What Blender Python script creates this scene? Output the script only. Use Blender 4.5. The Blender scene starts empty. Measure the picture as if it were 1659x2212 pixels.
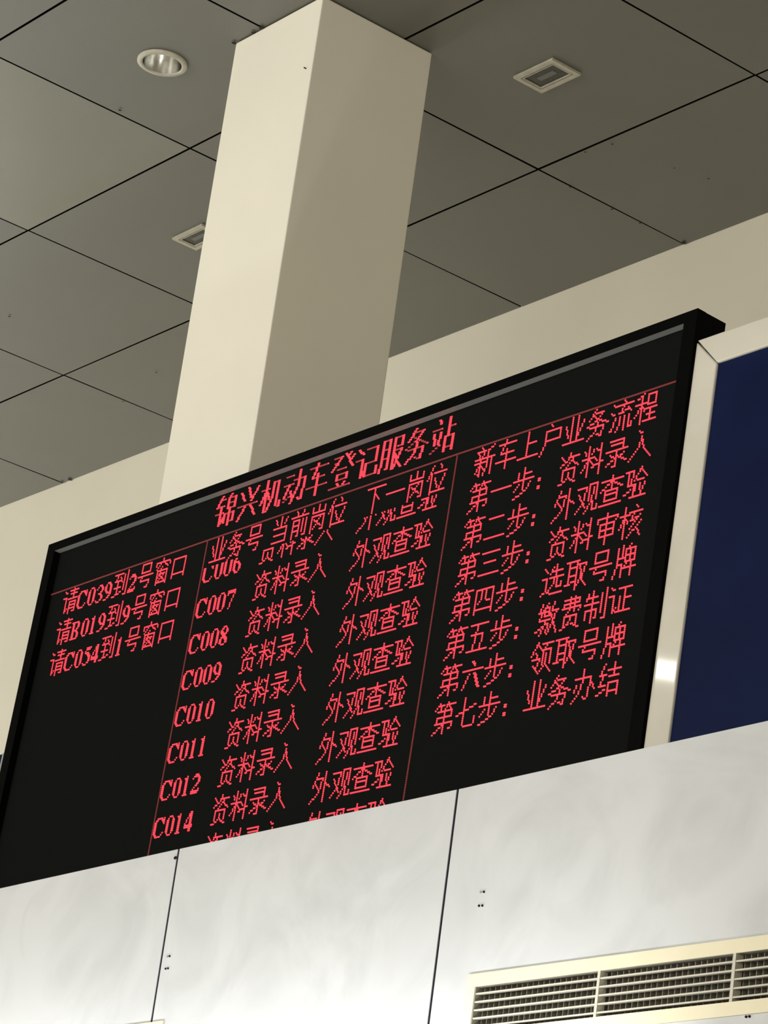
import bpy, bmesh, math, random
from mathutils import Vector, Matrix
random.seed(7)
PI = math.pi
C = bpy.context.scene.collection
scn = bpy.context.scene

# ---------------------------------------------------------------- camera, world, lights
EYE = 1.6                                   # eye height; every coordinate below is written relative to the eye
def W(x, y, z): return Vector((x, y, z + EYE))
R_ = Vector((0.62412, 0.77055, 0.12930)); U_ = Vector((0.20171, -0.31884, 0.92610)); F_ = Vector((-0.75483, 0.55190, 0.35442))
cam = bpy.data.cameras.new('camera'); co = bpy.data.objects.new('camera', cam); C.objects.link(co)
m = Matrix(((R_.x, U_.x, -F_.x, 0), (R_.y, U_.y, -F_.y, 0), (R_.z, U_.z, -F_.z, EYE), (0, 0, 0, 1)))
co.matrix_world = m
cam.sensor_fit = 'HORIZONTAL'; cam.sensor_width = 36.0
cam.lens = 6526.64 / 1659 * 36.0
cam.clip_start = 0.05; cam.clip_end = 200
scn.camera = co

wd = bpy.data.worlds.new('world'); scn.world = wd; wd.use_nodes = True
wd.node_tree.nodes['Background'].inputs[0].default_value = (0.75, 0.86, 1.0, 1)
wd.node_tree.nodes['Background'].inputs[1].default_value = 0.35

def area(name, loc, target, sx, sy, power, col, spread=PI):
    l = bpy.data.lights.new(name, 'AREA'); l.shape = 'RECTANGLE'; l.size = sx; l.size_y = sy
    l.energy = power; l.color = col; l.spread = spread
    o = bpy.data.objects.new(name, l); C.objects.link(o)
    o.location = loc; d = Vector(target) - Vector(loc)
    o.rotation_euler = d.to_track_quat('-Z', 'Y').to_euler()
    return o
# daylight through the tall glazing of the hall (behind the photographer, to the left, and weakly to the right)
area('daylight_window', (-10.2, -8.7, 3.3), (-11.0, 0, 3.4), 14.6, 4.0, 1090, (1.0, 0.965, 0.90))
area('daylight_window_right', (0.5, -8.7, 3.3), (-4, 3.0, 3.4), 5.8, 4.0, 560, (1.0, 0.95, 0.86))
# added fill at the left end of the hall, aimed to brighten the ceiling
area('ceiling_fill_left', (-17.6, 5.9, 2.9), (-11.5, 5.3, 7.1), 2.4, 3.4, 265, (0.95, 0.99, 1.0))
# added fill light under the white fascia, brightens its lower part
area('fascia_fill', (-7.7, 4.33, 2.83), (-7.7, 4.62, 3.30), 5.4, 0.06, 26.0, (0.92, 0.96, 1.0))
# fluorescent tube hanging in the hall, mirrored in the polished frame of the blue board
area('hall_tube', (-9.63, 1.22, 6.194), (-5.41, 4.9, 4.034), 1.2, 0.07, 6.5, (1.0, 0.97, 0.90))

vs = scn.view_settings
scn.display_settings.display_device = 'sRGB'
vs.view_transform = 'Standard'; vs.look = 'None'; vs.exposure = 0.0; vs.gamma = 1.0; vs.use_curve_mapping = False

# ---------------------------------------------------------------- materials
def s2l(c):
    return tuple(((v/255)/12.92 if v/255 <= 0.04045 else ((v/255+0.055)/1.055)**2.4) for v in c) + (1,)
def mat(name, col, rough=0.6, metal=0.0, spec=0.5, noise=None, bump=None, coat=0.0, emit=None):
    """noise=(scale, amount, detail): mottled dirt/wear; bump=(scale, strength)"""
    M = bpy.data.materials.new(name); M.use_nodes = True
    nt = M.node_tree; b = nt.nodes['Principled BSDF']
    b.inputs['Base Color'].default_value = (*col[:3], 1)
    b.inputs['Roughness'].default_value = rough; b.inputs['Metallic'].default_value = metal
    b.inputs['Specular IOR Level'].default_value = spec; b.inputs['Coat Weight'].default_value = coat
    if noise or bump:
        tc = nt.nodes.new('ShaderNodeTexCoord')
    if noise:
        n = nt.nodes.new('ShaderNodeTexNoise'); n.inputs['Scale'].default_value = noise[0]; n.inputs['Detail'].default_value = noise[2]
        nt.links.new(tc.outputs['Object'], n.inputs['Vector'])
        r = nt.nodes.new('ShaderNodeValToRGB')
        a = noise[1]
        r.color_ramp.elements[0].position = 0.3; r.color_ramp.elements[1].position = 0.7
        r.color_ramp.elements[0].color = (*[c*(1-a) for c in col[:3]], 1); r.color_ramp.elements[1].color = (*[min(1, c*(1+a*0.6)) for c in col[:3]], 1)
        nt.links.new(n.outputs['Fac'], r.inputs['Fac']); nt.links.new(r.outputs['Color'], b.inputs['Base Color'])
    if bump:
        n2 = nt.nodes.new('ShaderNodeTexNoise'); n2.inputs['Scale'].default_value = bump[0]; n2.inputs['Detail'].default_value = 3
        nt.links.new(tc.outputs['Object'], n2.inputs['Vector'])
        bp = nt.nodes.new('ShaderNodeBump'); bp.inputs['Strength'].default_value = bump[1]; bp.inputs['Distance'].default_value = 0.01
        nt.links.new(n2.outputs['Fac'], bp.inputs['Height']); nt.links.new(bp.outputs['Normal'], b.inputs['Normal'])
    if emit:
        b.inputs['Emission Color'].default_value = (*emit[0], 1); b.inputs['Emission Strength'].default_value = emit[1]
        M.cycles.emission_sampling = 'NONE'
    return M

M_wall   = mat('wall_paint', (0.70, 0.66, 0.54), 0.85, spec=0.2, noise=(1.6, 0.03, 3))
M_column = mat('column_paint', (0.82, 0.78, 0.67), 0.8, spec=0.2, noise=(2.2, 0.025, 4))
M_tile   = mat('ceiling_tile', (0.128, 0.126, 0.104), 0.45, spec=0.65, noise=(2.5, 0.03, 3), bump=(260, 0.02))
M_gap    = mat('ceiling_gap', (0.008, 0.008, 0.006), 0.9, spec=0.0)
M_tile2  = mat('ceiling_tile_lit', (0.215, 0.215, 0.19), 0.33, metal=0.45, spec=0.6, noise=(2.5, 0.03, 3))  # lighter, shinier tile copy: the bright reflection is put into its material
M_dirt   = mat('dirt', (0.03, 0.028, 0.024), 0.9, spec=0.1)
M_floor  = mat('floor_tile', (0.50, 0.48, 0.43), 0.35, noise=(0.8, 0.08, 4))
M_black  = mat('black_housing', (0.0022, 0.0022, 0.002), 0.6, spec=0.03)
M_bezel  = mat('black_bezel', (0.0022, 0.0023, 0.0022), 0.5, spec=0.02)
M_lip    = mat('bezel_lip_sheen', (0.21, 0.225, 0.205), 0.45, spec=0.5)  # reflected light on the black bezel's top lip, painted as grey
M_screen = mat('led_mask', (0.0075, 0.0080, 0.0075), 0.7, spec=0.01, noise=(900, 0.25, 1))
M_led    = mat('led_lit', (0.2, 0.0, 0.0), 0.5, emit=((1.0, 0.048, 0.074), 1.6))
M_dim    = mat('led_dim', (0.15, 0.0, 0.0), 0.5, emit=((1.0, 0.10, 0.11), 0.42))
M_line   = mat('led_line', (0.10, 0.0, 0.0), 0.5, emit=((1.0, 0.18, 0.17), 0.14))
M_blue   = mat('blue_board', (0.0050, 0.0095, 0.043), 0.45, spec=0.06, noise=(5, 0.15, 3))
M_rail   = mat('white_rail', (0.62, 0.59, 0.50), 0.05, spec=0.5, noise=(6, 0.05, 3))
M_edge   = mat('grey_edge', (0.30, 0.32, 0.31), 0.4)
M_cream  = mat('cream_vent', (0.69, 0.63, 0.445), 0.5, noise=(12, 0.03, 3))
M_slat   = mat('vent_slat', (0.50, 0.47, 0.38), 0.5)
M_fin    = mat('vent_fin', (0.23, 0.215, 0.17), 0.6, noise=(40, 0.2, 3))
M_duct   = mat('duct_dark', (0.010, 0.009, 0.008), 0.9, spec=0.1)
M_seam   = mat('seam_gasket', (0.010, 0.008, 0.014), 0.7, spec=0.1)
M_ring   = mat('lamp_ring', (0.46, 0.43, 0.34), 0.5, noise=(30, 0.12, 3))
M_refl   = mat('lamp_reflector', (0.72, 0.71, 0.67), 0.22, metal=1.0, bump=(40, 0.10))
M_glass  = mat('lamp_glass', (0.040, 0.040, 0.033), 0.25, spec=0.4, noise=(25, 0.4, 3))
M_tube   = mat('lamp_tube', (0.12, 0.125, 0.115), 0.4)
M_ramed  = mat('window_frame', (0.5, 0.5, 0.5), 0.5)

# the cladding sheets: white coated metal; wipe marks and cloudy reflections painted in as noise
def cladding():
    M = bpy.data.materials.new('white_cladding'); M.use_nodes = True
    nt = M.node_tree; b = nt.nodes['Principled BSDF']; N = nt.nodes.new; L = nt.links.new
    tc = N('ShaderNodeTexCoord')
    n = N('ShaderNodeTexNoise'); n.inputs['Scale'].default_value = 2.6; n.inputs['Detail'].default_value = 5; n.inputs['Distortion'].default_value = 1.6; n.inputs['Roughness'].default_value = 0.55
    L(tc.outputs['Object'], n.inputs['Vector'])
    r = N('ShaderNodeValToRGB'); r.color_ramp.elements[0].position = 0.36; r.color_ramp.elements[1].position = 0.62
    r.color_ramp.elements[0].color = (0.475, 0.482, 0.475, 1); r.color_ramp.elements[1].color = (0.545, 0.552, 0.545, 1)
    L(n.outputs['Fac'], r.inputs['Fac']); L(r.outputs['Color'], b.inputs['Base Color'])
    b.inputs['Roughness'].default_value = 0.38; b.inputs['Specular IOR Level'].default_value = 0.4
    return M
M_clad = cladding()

# ---------------------------------------------------------------- mesh helpers
def box(bm, x0, x1, y0, y1, z0, z1, mi=0, tf=None):
    v = [bm.verts.new((x, y, z)) for x in (x0, x1) for y in (y0, y1) for z in (z0, z1)]
    if tf:
        for q in v: q.co = tf(*q.co)
    for f in ((0,1,3,2),(4,6,7,5),(0,4,5,1),(2,3,7,6),(0,2,6,4),(1,5,7,3)):
        fc = bm.faces.new([v[i] for i in f]); fc.material_index = mi
    return v
def obj(name, bm, mats, parent=None, bevel=0.0, smooth=False, eye=True):
    """link bm as ONE object; coordinates in bm are eye-relative unless eye=False"""
    bmesh.ops.recalc_face_normals(bm, faces=bm.faces)
    me = bpy.data.meshes.new(name)
    if eye:
        bmesh.ops.translate(bm, verts=bm.verts, vec=(0, 0, EYE))
    bm.to_mesh(me); bm.free()
    for mm in (mats if isinstance(mats, (list, tuple)) else [mats]): me.materials.append(mm)
    o = bpy.data.objects.new(name, me); C.objects.link(o)
    if parent is not None:
        o.parent = parent; o.matrix_parent_inverse = Matrix.Translation(parent.location).inverted()
    if bevel:
        b = o.modifiers.new('bevel', 'BEVEL'); b.width = bevel; b.segments = 2; b.limit_method = 'ANGLE'
    if smooth:
        for p in me.polygons: p.use_smooth = True
    return o
def thing(name, label, cat, loc, group=None):
    o = bpy.data.objects.new(name, None); C.objects.link(o); o.location = loc; o.empty_display_size = 0.1
    o['label'] = label; o['category'] = cat
    if group: o['group'] = group
    return o
def tag(o, label, cat, group=None):
    o['label'] = label; o['category'] = cat
    if group: o['group'] = group
    return o
def struct(o): o['kind'] = 'structure'; return o

# ---------------------------------------------------------------- room shell
CEIL = 5.5; FLOOR = -EYE; YB = 7.349; YF = -9.0; XL = -18.0; XR = 4.0
bm = bmesh.new(); box(bm, XL-0.2, XR+0.2, YF-0.2, YB+0.2, FLOOR-0.2, FLOOR); struct(obj('floor', bm, M_floor))
bm = bmesh.new(); box(bm, XL, XR, YB, YB+0.2, FLOOR, CEIL+0.30); struct(obj('wall_back', bm, M_wall))
def wall_with_opening(name, horizontal, fixed0, fixed1, a0, a1, b0, b1, z0, z1):
    bm = bmesh.new()
    for (s0, s1, q0, q1) in ((a0, a1, FLOOR, z0), (a0, a1, z1, CEIL+0.30), (a0, b0, z0, z1), (b1, a1, z0, z1)):
        if horizontal: box(bm, s0, s1, fixed0, fixed1, q0, q1)
        else: box(bm, fixed0, fixed1, s0, s1, q0, q1)
    return struct(obj(name, bm, M_wall))
wall_with_opening('wall_front', True, YF-0.2, YF, XL, XR, -17.6, 3.5, -0.3, 3.7)
wall_with_opening('wall_left', False, XL-0.2, XL, YF, YB, 4.6, 7.2, -0.6, 3.2)
bm = bmesh.new(); box(bm, XR, XR+0.2, YF, YB, FLOOR, CEIL+0.30); struct(obj('wall_right', bm, M_wall))
def window(name, horizontal, fixed, b0, b1, z0, z1, n):
    bm = bmesh.new(); w = 0.05
    spans = [(b0, b1, z0, z0+w), (b0, b1, z1-w, z1)] + [(b0+(b1-b0)*k/n-w/2, b0+(b1-b0)*k/n+w/2, z0, z1) for k in range(n+1)]
    for (s0, s1, q0, q1) in spans:
        if horizontal: box(bm, s0, s1, fixed-0.12, fixed-0.06, q0, q1)
        else: box(bm, fixed-0.12, fixed-0.06, s0, s1, q0, q1)
    return struct(obj(name, bm, M_ramed))
window('window_1', True, YF, -17.6, 3.5, -0.3, 3.7, 10)
window('window_2', False, XL, 4.6, 7.2, -0.6, 3.2, 2)

# ceiling: metal lay-in panels with open dark joints, each hung very slightly out of level
xs = [-12.887, -11.669, -10.466, -9.263, -8.262, -7.079]
while xs[0] > XL: xs.insert(0, xs[0]-1.203)
while xs[-1] < XR: xs.append(xs[-1]+1.19)
ys = [4.6054, 5.578, 6.5509, YB+0.004]
while ys[0] > YF: ys.insert(0, ys[0]-0.973)
bm = bmesh.new(); g = 0.0052
def BOW(u, v): return -0.014*math.sin(PI*u)*(1-v**6)
LX, LY, LR = -8.776, 5.102, 0.080
for i in range(len(xs)-1):
    for j in range(len(ys)-1):
        x0, x1, y0, y1 = xs[i]+g, xs[i+1]-g, ys[j]+g, ys[j+1]-g
        tx, ty = random.uniform(-1, 1)*0.0022, random.uniform(-1, 1)*0.0022
        special = abs(xs[i]+10.466) < 1e-3 and abs(ys[j]-4.6054) < 1e-3
        n = 16 if special else 1
        vv = [[None]*(n+1) for _ in range(n+1)]
        for a in range(n+1):
            for b in range(n+1):
                u, v = a/n, b/n
                z = CEIL + (u-0.5)*tx + (v-0.5)*ty
                if special:       # panel bowed across its width, shaped to brighten one side
                    z = CEIL + BOW(u, v)
                vv[a][b] = bm.verts.new((x0+(x1-x0)*u, y0+(y1-y0)*v, z))
        pierced = x0 < LX < x1 and y0 < LY < y1
        if pierced:            # the panel with the round cut-out for the downlight
            zz = CEIL; sq = [vv[0][0], vv[1][0], vv[1][1], vv[0][1]]
            for q in sq: q.co.z = zz
            ang = [math.atan2(q.co.y-LY, q.co.x-LX) for q in sq]
            rg = []
            for k in range(4):
                a0, a1 = ang[k], ang[(k+1) % 4]
                if a1 < a0: a1 += 2*PI
                rg.append([a0+(a1-a0)*q/12 for q in range(13)])
            cir = {}
            def cv(t):
                key = round((t % (2*PI))*1e5)
                if key not in cir: cir[key] = bm.verts.new((LX+LR*math.cos(t), LY+LR*math.sin(t), zz))
                return cir[key]
            for k in range(4):
                c = [cv(t) for t in rg[k]]
                p, q = sq[k], sq[(k+1) % 4]
                for w in range(12): bm.faces.new((p if w < 6 else q, c[w+1], c[w]))
                bm.faces.new((p, q, c[6]))
        for a in range(n if not pierced else 0):
            for b in range(n):
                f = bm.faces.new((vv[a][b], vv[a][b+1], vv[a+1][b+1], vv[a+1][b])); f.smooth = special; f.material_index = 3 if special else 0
        rim = [vv[a][0] for a in range(n+1)] + [vv[n][b] for b in range(1, n+1)] + [vv[a][n] for a in range(n-1, -1, -1)] + [vv[0][b] for b in range(n-1, 0, -1)]
        rim = [bm.verts.new(q.co) for q in rim]
        up = [bm.verts.new((q.co.x, q.co.y, CEIL+0.03)) for q in rim]
        for k in range(len(rim)):
            f = bm.faces.new((rim[k], rim[(k+1) % len(rim)], up[(k+1) % len(rim)], up[k])); f.material_index = 1
box(bm, XL, XR, YF, YB+0.1, CEIL+0.16, CEIL+0.2, 1)
# grime: fly specks and dusty spots along the joints
def speck(x, y, r, z=CEIL-0.006):
    k = 7; a0 = random.random()*6
    ring = [bm.verts.new((x+r*random.uniform(.6, 1.2)*math.cos(a0+2*PI*q/k), y+r*random.uniform(.6, 1.2)*math.sin(a0+2*PI*q/k), z)) for q in range(k)]
    f = bm.faces.new(ring); f.material_index = 2
for (x, y, r) in ((-9.22, 5.21, .007), (-11.30, 6.01, .007), (-11.237, 6.793, .006), (-7.998, 6.56, .005), (-7.868, 6.58, .006), (-7.816, 6.86, .005), (-7.772, 7.00, .005),
                  (-8.245, 7.33, .012), (-12.87, 7.33, .012), (-12.80, 7.335, .014), (-8.26, 6.72, .006), (-8.265, 6.95, .007), (-8.262, 7.1, .006), (-8.255, 7.2, .006),
                  (-8.43, 5.185, .011), (-8.31, 5.187, .010), (-8.255, 5.185, .012), (-11.0, 7.335, .005), (-11.672, 6.9, .006)):
    speck(x, y, r)
struct(obj('ceiling', bm, [M_tile, M_gap, M_dirt, M_tile2]))

# ---------------------------------------------------------------- column
bm = bmesh.new(); box(bm, -8.4283, -7.8987, 5.1939, 5.7046, FLOOR, CEIL-0.004)
col = tag(obj('column', bm, M_column, bevel=0.004), 'square cream painted column rising behind the red text display up to the ceiling', 'column')
bm = bmesh.new()
bmesh.ops.create_cone(bm, cap_ends=True, segments=8, radius1=0.0028, radius2=0.002, depth=0.012, matrix=Matrix.Translation((-7.935, 5.190, 5.213)) @ Matrix.Rotation(PI/2, 4, 'X'))
obj('nail', bm, M_dirt, col)

# ---------------------------------------------------------------- counter fascia: cladding panels on a dark backing, with two air grilles
YH = 4.60; TH = 0.022; ZB = 0.90
def holes_cut(x0, x1, z0, ztop0, ztop1, holes, bm, y0, y1):
    """panel x0..x1, z0..top (sloping top) minus rectangular holes (hx0,hx1,hz0,hz1)"""
    hs = [(max(x0, a), min(x1, b), c, d) for a, b, c, d in holes if b > x0 and a < x1]
    cuts = sorted({x0, x1, *[h[0] for h in hs], *[h[1] for h in hs]})
    top = lambda x: ztop0 + (ztop1-ztop0)*(x-x0)/(x1-x0)
    for a, b in zip(cuts[:-1], cuts[1:]):
        h = [q for q in hs if q[0] <= a+1e-6 and q[1] >= b-1e-6]
        segs = [(z0, h[0][2]), (h[0][3], None)] if h else [(z0, None)]
        for s0, s1 in segs:
            v = box(bm, a, b, y0, y1, s0, s1 if s1 is not None else 0)
            if s1 is None:
                for q in v:
                    if abs(q.co.z) < 1e-9: q.co.z = top(q.co.x)
    bmesh.ops.remove_doubles(bm, verts=bm.verts, dist=1e-5)
V1 = (-5.657, -4.296, 1.443, 1.578)            # openings of the two grilles
V2 = (-8.331, -6.998, 1.429, 1.564)
seams = [-10.749, -9.515, -8.281, -7.046, -5.812, -4.577, -3.343]
tops = [2.049, 2.060, 2.0715, 2.083, 2.0895, 2.1025, 2.115]
labels = ['white metal cladding panel leftmost in view, left of the first dark seam below the display',
          'cloudy white metal cladding panel between the two dark vertical seams below the display',
          'white metal cladding panel right of the second seam, above the cream air grille']
ci = 0; panels = {}
for k in range(len(seams)-1):
    a, b = seams[k]+0.005, seams[k+1]-0.005
    bm = bmesh.new(); holes_cut(a, b, ZB, tops[k], tops[k+1], [V1, V2], bm, YH, YH+TH)
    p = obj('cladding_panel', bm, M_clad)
    lab = {2: labels[0], 3: labels[1], 4: labels[2]}.get(k, 'white metal cladding panel at the far right end of the fascia' if k == 5 else ('white metal cladding panel at the far left end of the fascia' if k == 0 else 'white metal cladding panel second from the left end of the fascia'))
    if k < len(seams)-2:
        bm = bmesh.new(); box(bm, b+0.0002, b+0.0098, YH+0.002, YH+TH, ZB, min(tops[k+1], tops[k+1])-0.001)
        obj('seam_gasket', bm, M_seam, p)
    tag(p, lab, 'wall panel', 'white cladding panels on the fascia below the display'); panels[k] = p
def hole(x, z, panel):
    bm = bmesh.new()
    bmesh.ops.create_cone(bm, cap_ends=True, segments=10, radius1=0.0034, radius2=0.0028, depth=0.004, matrix=Matrix.Translation((x, YH-0.001, z)) @ Matrix.Rotation(PI/2, 4, 'X'))
    obj('rivet', bm, M_edge if random.random() < 0.4 else M_seam, panel)
for x, z, k in ((-5.6696, 1.8048, 4), (-5.6571, 1.8045, 4), (-5.6693, 1.7705, 4), (-5.6567, 1.7696, 4),
                (-7.0162, 1.7672, 3), (-7.0048, 1.7674, 3), (-7.0147, 1.7324, 3), (-7.0030, 1.7324, 3),
                (-4.7055, 1.4189, 4), (-4.6954, 1.4188, 4)):
    hole(x, z, panels[k])
bm = bmesh.new()
bmesh.ops.create_uvsphere(bm, u_segments=10, v_segments=6, radius=0.0055, matrix=Matrix.Translation((-7.055, YH-0.001, 2.058)) @ Matrix.Diagonal((1.4, 0.5, 0.9, 1)))
obj('sealant_blob', bm, M_seam, panels[2])
# backing box behind the sheets (its dark face shows in the seams)
bm = bmesh.new()
holes_cut(-10.75, -3.343, ZB, 1.925, 1.925, [V1, V2], bm, YH+TH, YH+TH+0.02)
box(bm, -10.75, -3.343, YH+TH+0.02, 5.15, 1.90, 1.925)
box(bm, -10.75, -3.343, 5.13, 5.15, ZB, 1.90)
box(bm, -10.75, -3.343, YH+TH+0.02, 5.13, ZB, ZB+0.02)
for sx, st in zip(seams[1:-1], tops[1:-1]): box(bm, sx-0.03, sx+0.03, YH+TH, YH+TH+0.012, 1.925, st-0.002)
for sx in (-10.74, -3.36): box(bm, sx-0.01, sx+0.01, YH+TH+0.02, 5.13, ZB+0.02, 1.90)
tag(obj('fascia_box', bm, M_seam), 'dark backing box visible only as thin black seams between the white panels', 'backing')
# legs that carry the fascia box down to the floor (out of the picture)
bm = bmesh.new()
for sx in (-10.6, -3.5): box(bm, sx-0.08, sx+0.08, 4.75, 5.05, FLOOR, ZB)
struct(obj('trim_1', bm, M_wall))

def grille(x0, x1, z0, z1, side, top, bot, mullions, label):
    """cream face frame with horizontal slats in front of a row of upright fins"""
    t = thing('air_grille', label, 'air vent', W((x0+x1)/2, YH, z0), 'cream air grilles in the fascia')
    ix0, ix1, iz0, iz1 = x0+side, x1-side, z0+bot, z1-top
    yf = YH-0.005
    bm = bmesh.new()
    box(bm, x0, x1, yf, YH-0.0005, iz1, z1); box(bm, x0, x1, yf, YH-0.0005, z0, iz0)
    box(bm, x0, ix0, yf, YH-0.0005, iz0, iz1); box(bm, ix1, x1, yf, YH-0.0005, iz0, iz1)
    obj('frame', bm, M_cream, t)
    bm = bmesh.new()     # inner sleeve
    for (a, b, c, d) in ((ix0-0.003, ix0, iz0, iz1), (ix1, ix1+0.003, iz0, iz1), (ix0-0.003, ix1+0.003, iz1, iz1+0.003), (ix0-0.003, ix1+0.003, iz0-0.003, iz0)):
        box(bm, a, b, YH-0.0004, YH+0.075, c, d)
    obj('sleeve', bm, M_fin, t)
    bm = bmesh.new(); box(bm, ix0, ix1, YH+0.070, YH+0.074, iz0, iz1); obj('duct', bm, M_duct, t)
    for mx in mullions:
        bm = bmesh.new(); box(bm, mx-0.0045, mx+0.0045, yf+0.001, YH+0.020, iz0, iz1); obj('mullion', bm, M_slat, t)
    bays = [ix0] + list(mullions) + [ix1]
    for a, b in zip(bays[:-1], bays[1:]):
        for k in range(5):
            zc = iz1 - 0.0185 - 0.0203*k
            bm = bmesh.new()
            def tf(x, y, z, zc=zc): return Vector((x, y, z + (y-yf)*0.18))
            box(bm, a+0.0045, b-0.0045, yf+0.002, yf+0.022, zc-0.0020, zc+0.0020, 0, tf)
            obj('slat', bm, M_slat, t)
    bm = bmesh.new(); x = ix0+0.012
    while x < ix1-0.004:
        w = random.uniform(-0.0006, 0.0006)
        box(bm, x-0.0011+w, x+0.0011+w, YH+0.018, YH+0.036, iz0, iz1); x += 0.0197
    obj('fins', bm, M_fin, t)
    return t
grille(-5.674, -4.279, 1.4236, 1.5970, 0.031, 0.0325, 0.0315, (-5.1975, -4.7555), 'long cream air grille with slats and fins at the right, in the white cladding')
grille(-8.348, -6.981, 1.4096, 1.5820, 0.031, 0.0325, 0.0315, (-7.85, -7.41), 'cream air grille at the lower left, only its top corner showing under the seam')

# ---------------------------------------------------------------- sign plane (the display and the boards lean back a little)
TL = 0.035; CS = 1/math.sqrt(1+TL*TL)
def SP(x, z, d, y0=4.9):
    """point of the leaning plane at height z, d metres behind it"""
    return Vector((x, y0 + TL*(z-2) + d*CS, z - d*TL*CS))
def sbox(bm, x0, x1, d0, d1, z0, z1, mi=0, y0=4.9):
    return box(bm, x0, x1, d0, d1, z0, z1, mi, lambda x, d, z: SP(x, z, d, y0))

BX0, BX1, BZ1, BZ0 = -8.6615, -5.4580, 3.4733, 1.950     # bezel outline, in the plane of its face
YBZ = 4.875
disp = thing('led_display_board', 'wide black display board showing rows of red characters, standing on the white fascia', 'display', W((BX0+BX1)/2, 4.93, BZ0))
bm = bmesh.new(); sbox(bm, BX0+0.0005, BX1-0.0005, 0.030, 0.106, BZ0, BZ1-0.0005, 0, YBZ)
for v in bm.verts:
    if v.co.x < -7 and v.co.z > 3: v.co.z -= 0.0135
obj('housing', bm, M_black, disp)
bm = bmesh.new()
IX0, IX1, IZ1, IZ0 = BX0+0.0475, BX1-0.049, BZ1-0.0330, BZ0+0.04
o4 = [(BX0, BZ0), (BX1, BZ0), (BX1, BZ1), (BX0, BZ1-0.0135)]
i4 = [(IX0, IZ0), (IX1, IZ0), (IX1, IZ1), (IX0, IZ1-0.0135)]
FD = 0.030
ov = [bm.verts.new(SP(x, z, 0, YBZ)) for x, z in o4]; iv = [bm.verts.new(SP(x, z, 0, YBZ)) for x, z in i4]
ob = [bm.verts.new(SP(x, z, FD, YBZ)) for x, z in o4]; ib = [bm.verts.new(SP(x, z, 0.023, YBZ)) for x, z in i4]
for k in range(4):
    n = (k+1) % 4
    bm.faces.new((ov[k], ov[n], iv[n], iv[k])); bm.faces.new((ov[n], ov[k], ob[k], ob[n]))
    f = bm.faces.new((iv[k], iv[n], ib[n], ib[k])); f.material_index = 1 if k == 2 else 0
    bm.faces.new((ib[k], ib[n], ob[n], ob[k]))
obj('bezel', bm, [M_bezel, M_lip], disp)
bm = bmesh.new(); sbox(bm, BX0+0.006, BX1-0.006, 0.0015, 0.0045, BZ0+0.01, BZ1-0.020)
scr = obj('screen', bm, M_screen, disp)

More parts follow.
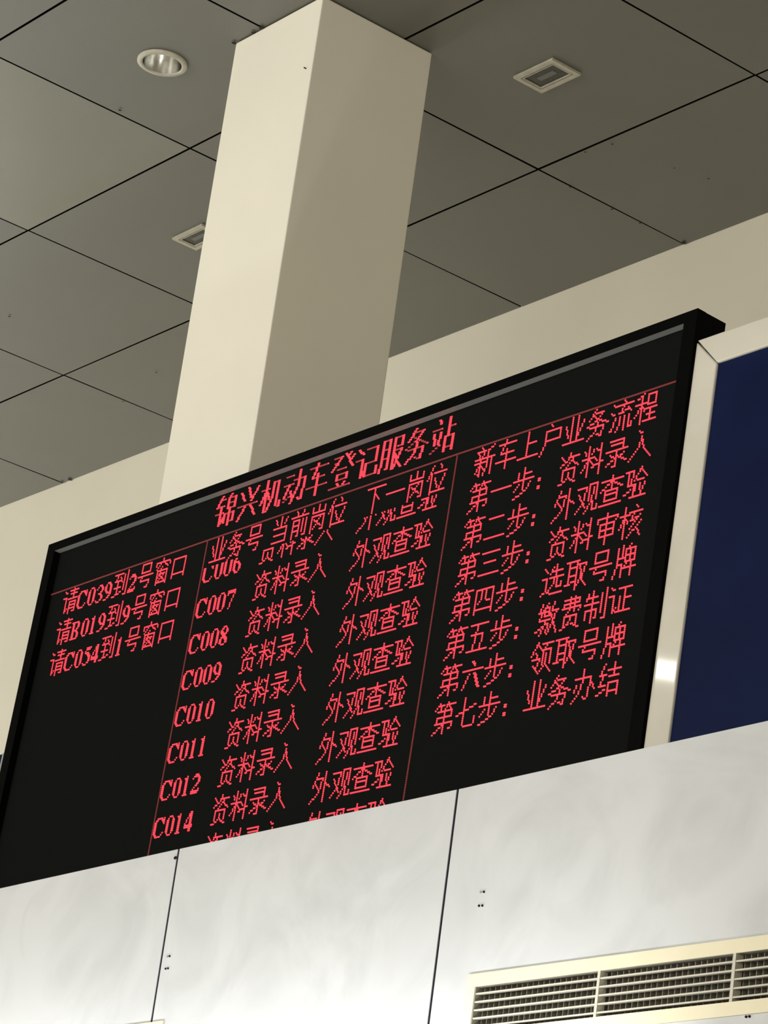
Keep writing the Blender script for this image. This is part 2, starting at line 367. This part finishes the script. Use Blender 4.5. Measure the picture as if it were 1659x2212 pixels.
# --- dot-matrix lettering -------------------------------------------------------------
# strokes on a 16 x 16 grid, each a polyline of hex digit pairs (column, row from the top)
G = {
'一':'07e7','二':'23c3 0ded','三':'12d2 37b7 0ded',
'四':'121e 12d2 d2de 1cdc 52564839 828798b8','五':'11d1 614e 26a6 a69e 0eee','六':'6183 7182 05e5 571e 87ce 97de','七':'505d6eceddda 08d4',
'第':'3003 2161 4243 9073 81e1 a2b3 24c4 c4c7 27c7 272a 1ada dadcbd 747f 6b0f','步':'7077 73c3 3236 06e6 767b 481b c89c1f','：':'2838 2939 2c3c 2d3d',
'新':'4051 1272 2335 6355 0686 0888 464f 4f3e 3a1d 5a7c d092 929a7f 96e6 c6cf','车':'12d2 6037 37c7 0beb 757f','上':'606d 66c6 0ded',
'户':'6071 33d3 d3d8 38d8 33390f','业':'505d 909d 143a d3aa 0ded','务':'5015 52a2 a26608 4386e8 29b9 776b1f b9ae7d',
'流':'1132 0526 381e0e 8091 42e2 8366 56c5 b4d6 686b4f 989f c8ceeeec','程':'5012 414f 0575 460b 5769 8186 81d1 d1d6 86d6 78e8 8bdb 6eee a8ae',
'资':'1133 1644 7054 72d2 928457 94d7 383d 38b8 b8bd 7a7c5e1f 8dcf','料':'404f 1224 7264 0686 470c 578a 92b3 86a8 7be9 c0cf',
'录':'21b1 b1b6 33b3 06e6 767e5e 3859 1d6a c8a9 89bbec','入':'5071 73680e 7399ee',
'外':'4017 3383 836a0f 3658 a0af a5e8','观':'0262 624a0e 156c 8189 81d1 d1d9 b3aa6f babeeeec',
'查':'02e2 7076 6307 83e6 373c 37b7 b7bc 39b9 3cbc 0eee','验':'0151 5147 2227 2868 686d4e 0c4a a066 a1e5 86c6 787b a8ab d8bd 6eee',
'审':'7071 12e2 1214 e2d4 353b 35c5 c5cb 38c8 3bcb 737f','核':'0464 303f 350a 4658 a0b1 63e3 9377b6 d57b e86f bbef',
'选':'1133 0636 363c 0e3c 3c6eee 7154 73d3 9096 56e6 86895c a6abdbd9','取':'0181 212c 717f 2474 2878 0c7b 83d3 d3b97e 94bbee',
'号':'3035 30b0 b0b5 35b5 07e7 473a 3aba baae8e','牌':'21290f 5056 2666 2959 595f a091 7278 72d2 d2d8 75d5 78d8 a2a8 987a 6beb b9bf',
'缴':'301444 432848 0d4b 7061 5256 5282 8286 5484 5686 4898 685c3f 6a8a 8a7e b096 a4e4 d4ba8f a6cbef',
'费':'21c1 c1c3 23c3 2325 15d5 d5c7 606639 9097 393d 39b9 b9bd 7a6d1f 8ddf','制':'2114 2383 505f 0696 191d 1989 898d7d b2bb e0eece',
'证':'1132 0535 353d5b 62e2 a2ad a7e7 767d 5ded','领':'4006 4174 3547 1868 684c 2b5e 71e1 a194 848b 84d4 d4db a6ab6f bcef',
'办':'14b4 60654b0f b4ad9e7d 271a c7ea','结':'401555 451a5a 0e5c 63e3 a0a6 76d6 797f 79d9 d9df 7ddd',
'当':'7075 2144 c1a4 16c6 c6ce 2aca 1ece','前':'4052 a092 03e3 252f 2575 757e6e 2878 2b7b a5ac d5debe','岗':'7074 2124 c1c4 24c4 262f 26c6 c6ceae 974d 48ac',
'位':'4007 343f 90a2 54e4 678c d6ad 4eee','下':'01e1 616f 75a8','请':'1132 0535 353e5c a0a6 61e1 73d3 56e6 787f 78d8 d8debe 7ada 7cdc',
'到':'0181 4115 1575 6386 464d 1979 0e8c a2ab d0debe','窗':'7071 12d2 1214 d2e4 5326 93c5 7566 373f 37c7 c7cf 3ece 684b 69a9 a95d 6aad','口':'232e 23d3 d3de 2cdc',
'锦':'3005 2262 1565 0868 353e6b a091 8287 82d2 d2d7 84d4 87d7 a7af 797d 79d9 d9ddbd','兴':'1246 6085 d197 08e8 591f 99de',
'机':'0464 303f 350b 4669 82895f 82c2 c2cdeeec','动':'1262 0676 361c 1d7b 597d 74e4 a0a76f e4decebd','登':'1161 6107 2344 80e7 c0a2 e2c4 47a7 494c 49b9 b9bc 4cbc 5d6e ad9e 0fef',
'记':'1143 0646 464e6c 72d2 d2d8 78d8 787eeeeb','服':'111a0f 1151 515e4e 1555 1959 818f 81d1 d1d5b5 87d7 d7bc9f 98bcef','站':'3042 0464 162b 564b 0e6c a0a8 a4e4 888f 88d8 d8df 8ddd'}
# serif figures, eleven rows
D = {'0':'1C 22 63 63 63 63 63 63 63 22 1C','1':'08 38 18 18 18 18 18 18 18 18 3C','2':'1C 3E 43 03 03 06 0C 10 21 7F 7E','3':'1C 26 43 03 06 1C 06 03 03 46 38',
'4':'06 0E 0E 16 26 26 46 7F 7F 06 06','5':'1F 1E 20 3C 0E 07 03 03 03 46 38','6':'07 18 30 60 7C 66 63 63 63 32 1C','7':'7F 7F 41 02 02 04 04 08 08 08 10',
'8':'1C 32 63 73 3E 1C 3E 67 63 63 1C','9':'1C 26 63 63 63 33 1F 03 06 0C 70'}
LC = {'C':['..XXXXX.X','.XX...XXX','XX.....XX','XX......X','XX.......','XX.......','XX.......','XX.......','XX......X','.XX....X.','..XXXXX..'],
'B':['XXXXXXX..','.XX...XX.','.XX...XX.','.XX...XX.','.XX..XX..','.XXXXX...','.XX..XX..','.XX...XX.','.XX...XX.','.XX...XX.','XXXXXXX..']}
def line_px(x0, y0, x1, y1):
    n = max(abs(x1-x0), abs(y1-y0)); n = max(1, n)
    return [(int(math.floor(x0+(x1-x0)*k/n+0.5)), int(math.floor(y0+(y1-y0)*k/n+0.5))) for k in range(n+1)]
def glyph(ch, size=16):
    """set of (col,row) -> bright?"""
    s = (size-1)/15; px = {}
    for st in G[ch].split():
        pts = [(int(st[k], 16), int(st[k+1], 16)) for k in range(0, len(st), 2)]
        pts = [(int(round(x*s)), int(round(y*s))) for x, y in pts]
        for (a, b), (c, d) in zip(pts[:-1], pts[1:]):
            steep = abs(d-b) >= abs(c-a)*0.7
            for q in line_px(a, b, c, d):
                if size > 16 and not steep: px.setdefault(q, False)
                else:
                    px[q] = True
                    if size > 16: px[(q[0]+1, q[1])] = True
            if size > 16 and not steep: px[(c, d)] = True
    return px
def latin(ch, r0=5):
    px = {}
    if ch in D:
        for r, h in enumerate(D[ch].split()):
            for k in range(7):
                if int(h, 16) >> (6-k) & 1: px[(k, r+r0)] = True
        return px, 8.35
    for r, row in enumerate(LC[ch]):
        for k, c in enumerate(row):
            if c == 'X': px[(k, r+r0)] = True
    return px, 11.0
def dot(bm, x, z, r, mi):
    """one lit diode: a small six-sided dome standing on the mask"""
    ring = [(x+r*math.cos(PI/6+PI/3*k), z+r*math.sin(PI/6+PI/3*k)) for k in range(6)]
    a = [bm.verts.new(SP(p, q, 0.0015)) for p, q in ring]
    b = [bm.verts.new(SP(x+(p-x)*0.7, z+(q-z)*0.7, -0.0006)) for p, q in ring]
    for k in range(6):
        f = bm.faces.new((a[k], a[(k+1) % 6], b[(k+1) % 6], b[k])); f.material_index = mi
    f = bm.faces.new(b); f.material_index = mi
PT = 0.00597; RD = 0.50*PT
def v2z(v): return 2 + v*CS
def text(s, u0, vbot, size=16, adv=None, clip_top=None, pitch=PT, name='text_line', gap=16, r0=5):
    bm = bmesh.new(); u = u0
    for ch in s:
        if ch == ' ': u += 8*pitch; continue
        if ch in G: px, a = glyph(ch, size), (adv or gap*pitch)
        else: px, a = latin(ch, r0); a *= pitch
        for (c, r), bright in px.items():
            v = vbot + (size-1-r)*pitch
            if clip_top is not None and v > clip_top: continue
            dot(bm, u+(c+0.5)*pitch, v2z(v), RD, 0 if bright else 1)
        u += a
    o = obj(name, bm, [M_led, M_dim], scr); return o
A16 = 0.0956
text('锦兴机动车登记服务站', -7.676, 1.3150, 19, adv=0.1214, pitch=0.00602)
# column heads
text('业务号', -7.661, 1.1840, adv=A16); text('当前岗位', -7.332, 1.1840, adv=A16); text('下一岗位', -6.859, 1.1840, adv=A16)
for k, num in enumerate(('C006', 'C007', 'C008', 'C009', 'C010', 'C011', 'C012', 'C014', None)):
    vb = 1.0107 - 0.1217*(k-1)
    ct = 1.178 if k == 0 else None
    if num: text(num, -7.680, vb-0.003, clip_top=ct)
    text('资料录入', -7.378, vb, adv=0.0962, clip_top=ct); text('外观查验', -6.884, vb, adv=0.0960, clip_top=ct)
for k, s in enumerate(('新车上户业务流程', '第一步：资料录入', '第二步：外观查验', '第三步：资料审核', '第四步：选取号牌', '第五步：缴费制证', '第六步：领取号牌', '第七步：业务办结')):
    text(s, -6.3575, 1.1908-0.1118*k, adv=A16)
for k, s in enumerate(('请C039到2号窗口', '请B019到9号窗口', '请C054到1号窗口')):
    text(s, -8.527, 1.1780-0.1124*k, adv=0.0950, r0=4)
# thin ruled lines
def rule(pts):
    bm = bmesh.new(); h = 0.0022
    for (a, va), (b, vb) in zip(pts[:-1], pts[1:]):
        n = max(1, int(math.hypot(b-a, vb-va)/PT))
        for k in range(n):
            x, v = a+(b-a)*(k+0.5)/n, va+(vb-va)*(k+0.5)/n
            dot(bm, x, v2z(v), RD*1.05, 0)
    obj('ruled_line', bm, M_line, scr)
rule([(-8.630, 1.273), (-7.6875, 1.2808), (-6.446, 1.289), (-5.527, 1.2868)])
rule([(-7.691, 1.277), (-7.6835, 0.10)])
rule([(-6.4455, 1.285), (-6.4365, 0.10)])
rule([(-8.630, 1.270), (-8.621, 0.10)])

# ---------------------------------------------------------------- blue boards either side of the display
YR = 4.885
fx0, fx1, fz1, fz0, rw = -5.4570, -3.62, 3.380, 1.935, 0.089
brd = thing('blue_board', 'dark blue board in a white metal frame, right of the red text display', 'board', W((fx0+fx1)/2, 4.95, fz0), 'dark blue boards on the fascia')
bm = bmesh.new(); sbox(bm, fx0+0.03, fx1-0.03, 0.008, 0.022, fz0, fz1-0.03, 0, YR); obj('panel', bm, M_blue, brd)
def rail(pts4, name='frame_rail'):
    bm = bmesh.new()
    f = [bm.verts.new(SP(x, z, 0, YR)) for x, z in pts4]; k = [bm.verts.new(SP(x, z, 0.030, YR)) for x, z in pts4]
    bm.faces.new(f); bm.faces.new(k[::-1])
    for i in range(4): bm.faces.new((f[i], f[(i+1) % 4], k[(i+1) % 4], k[i]))
    obj(name, bm, M_rail, brd, bevel=0.004)
rail([(fx0+0.001, fz1), (fx1, fz1), (fx1-rw, fz1-rw), (fx0+rw, fz1-rw)])
rail([(fx0, fz1-0.005), (fx0+rw-0.0006, fz1-rw-0.0012), (fx0+rw-0.0006, fz0), (fx0, fz0)])
rail([(fx1, fz1-0.004), (fx1, fz0), (fx1-rw+0.0006, fz0), (fx1-rw+0.0006, fz1-rw-0.001)])

b2 = thing('blue_board', 'dark blue board at the far left edge, only a sliver showing beside the display', 'board', W(-9.4, 4.95, 1.935), 'dark blue boards on the fascia')
bm = bmesh.new(); sbox(bm, -10.3, -8.690, 0.002, 0.022, 1.935, 2.699, 0, YR); obj('panel', bm, M_blue, b2)
bm = bmesh.new(); sbox(bm, -8.689, -8.6640, 0.0, 0.024, 1.935, 2.701, 0, YR); obj('edge_strip', bm, M_edge, b2)

# ---------------------------------------------------------------- recessed lamps in the ceiling
def cbox(*a): box(*a)
t = thing('round_downlight', 'round recessed downlight with a mirrored bowl, left of the column', 'ceiling light', W(-8.776, 5.102, CEIL))
def lathe(cx, cy, prof, n=48):
    bm = bmesh.new(); rows = []
    for r, z in prof: rows.append([bm.verts.new((cx+r*math.cos(2*PI*k/n), cy+r*math.sin(2*PI*k/n), z)) for k in range(n)])
    for a, b in zip(rows[:-1], rows[1:]):
        for k in range(n): bm.faces.new((a[k], a[(k+1) % n], b[(k+1) % n], b[k]))
    return bm
ZC = CEIL-0.004
o = obj('trim_ring', lathe(-8.776, 5.102, [(0.096, ZC+0.003), (0.096, ZC-0.004), (0.091, ZC-0.008), (0.083, ZC-0.007), (0.078, ZC-0.009), (0.0745, ZC-0.005), (0.0745, ZC+0.003)]), M_ring, t, smooth=True)
o = obj('reflector_bowl', lathe(-8.776, 5.102, [(0.0738, ZC-0.004), (0.0730, ZC+0.015), (0.069, ZC+0.05), (0.060, ZC+0.08), (0.045, ZC+0.100), (0.020, ZC+0.108), (0.002, ZC+0.109)]), M_refl, t, smooth=True)
def square_lamp(x0, x1, y0, y1, label):
    t = thing('square_downlight', label, 'ceiling light', W((x0+x1)/2, (y0+y1)/2, CEIL), 'rectangular recessed lamps in the ceiling')
    w = 0.019; z0, z1 = ZC-0.007, ZC+0.003
    bm = bmesh.new()
    box(bm, x0, x1, y0, y0+w, z0, z1); box(bm, x0, x1, y1-w, y1, z0, z1); box(bm, x0, x0+w, y0+w, y1-w, z0, z1); box(bm, x1-w, x1, y0+w, y1-w, z0, z1)
    obj('frame', bm, M_ring, t)
    bm = bmesh.new(); a = w+0.004; b = w+0.009
    for (p, q, r, s) in ((x0+a, x1-a, y0+a, y0+b), (x0+a, x1-a, y1-b, y1-a), (x0+a, x0+b, y0+b, y1-b), (x1-b, x1-a, y0+b, y1-b)):
        box(bm, p, q, r, s, ZC-0.006, ZC+0.002)
    obj('inner_rim', bm, M_ring, t)
    bm = bmesh.new(); box(bm, x0+w-0.002, x1-w+0.002, y0+w-0.002, y1-w+0.002, ZC-0.0015, ZC+0.0025); obj('lens', bm, M_glass, t)
    bm = bmesh.new(); box(bm, (x0+x1)/2-0.045, (x0+x1)/2+0.045, (y0+y1)/2-0.012, (y0+y1)/2+0.012, ZC-0.0025, ZC-0.0016); obj('lamp_tube', bm, M_tube, t)
    return t
square_lamp(-7.787, -7.570, 6.004, 6.145, 'rectangular recessed ceiling lamp with dark lens, right of the column')
square_lamp(-9.989, -9.772, 6.004, 6.131, 'rectangular recessed ceiling lamp half hidden behind the left edge of the column')

# ---------------------------------------------------------------- added unseen fittings: trough under the fascia fill, holder of the hall tube
bm = bmesh.new()
box(bm, -10.42, -4.98, 4.27, 4.38, 1.165, 1.195); box(bm, -10.42, -4.98, 4.255, 4.27, 1.165, 1.225)
for sx in (-9.9, -7.7, -5.4): box(bm, sx-0.015, sx+0.015, 4.38, YH, 1.165, 1.19)
struct(obj('fill_trough', bm, M_ramed))
bm = bmesh.new()
a = math.atan2(4.9-1.22, -5.41+9.63)           # square to the direction the tube faces
ca, sa = math.cos(a), math.sin(a)
def tube_tf(x, y, z): return Vector((-9.63 + x*ca - y*sa, 1.22 + x*sa + y*ca, z))
box(bm, -0.07, -0.02, -0.63, 0.63, 4.56, 4.70, 0, tube_tf)
for q in (-0.5, 0.5): box(bm, -0.05, -0.04, q-0.005, q+0.005, 4.70, CEIL-0.004, 0, tube_tf)
struct(obj('trim_3', bm, M_ramed))
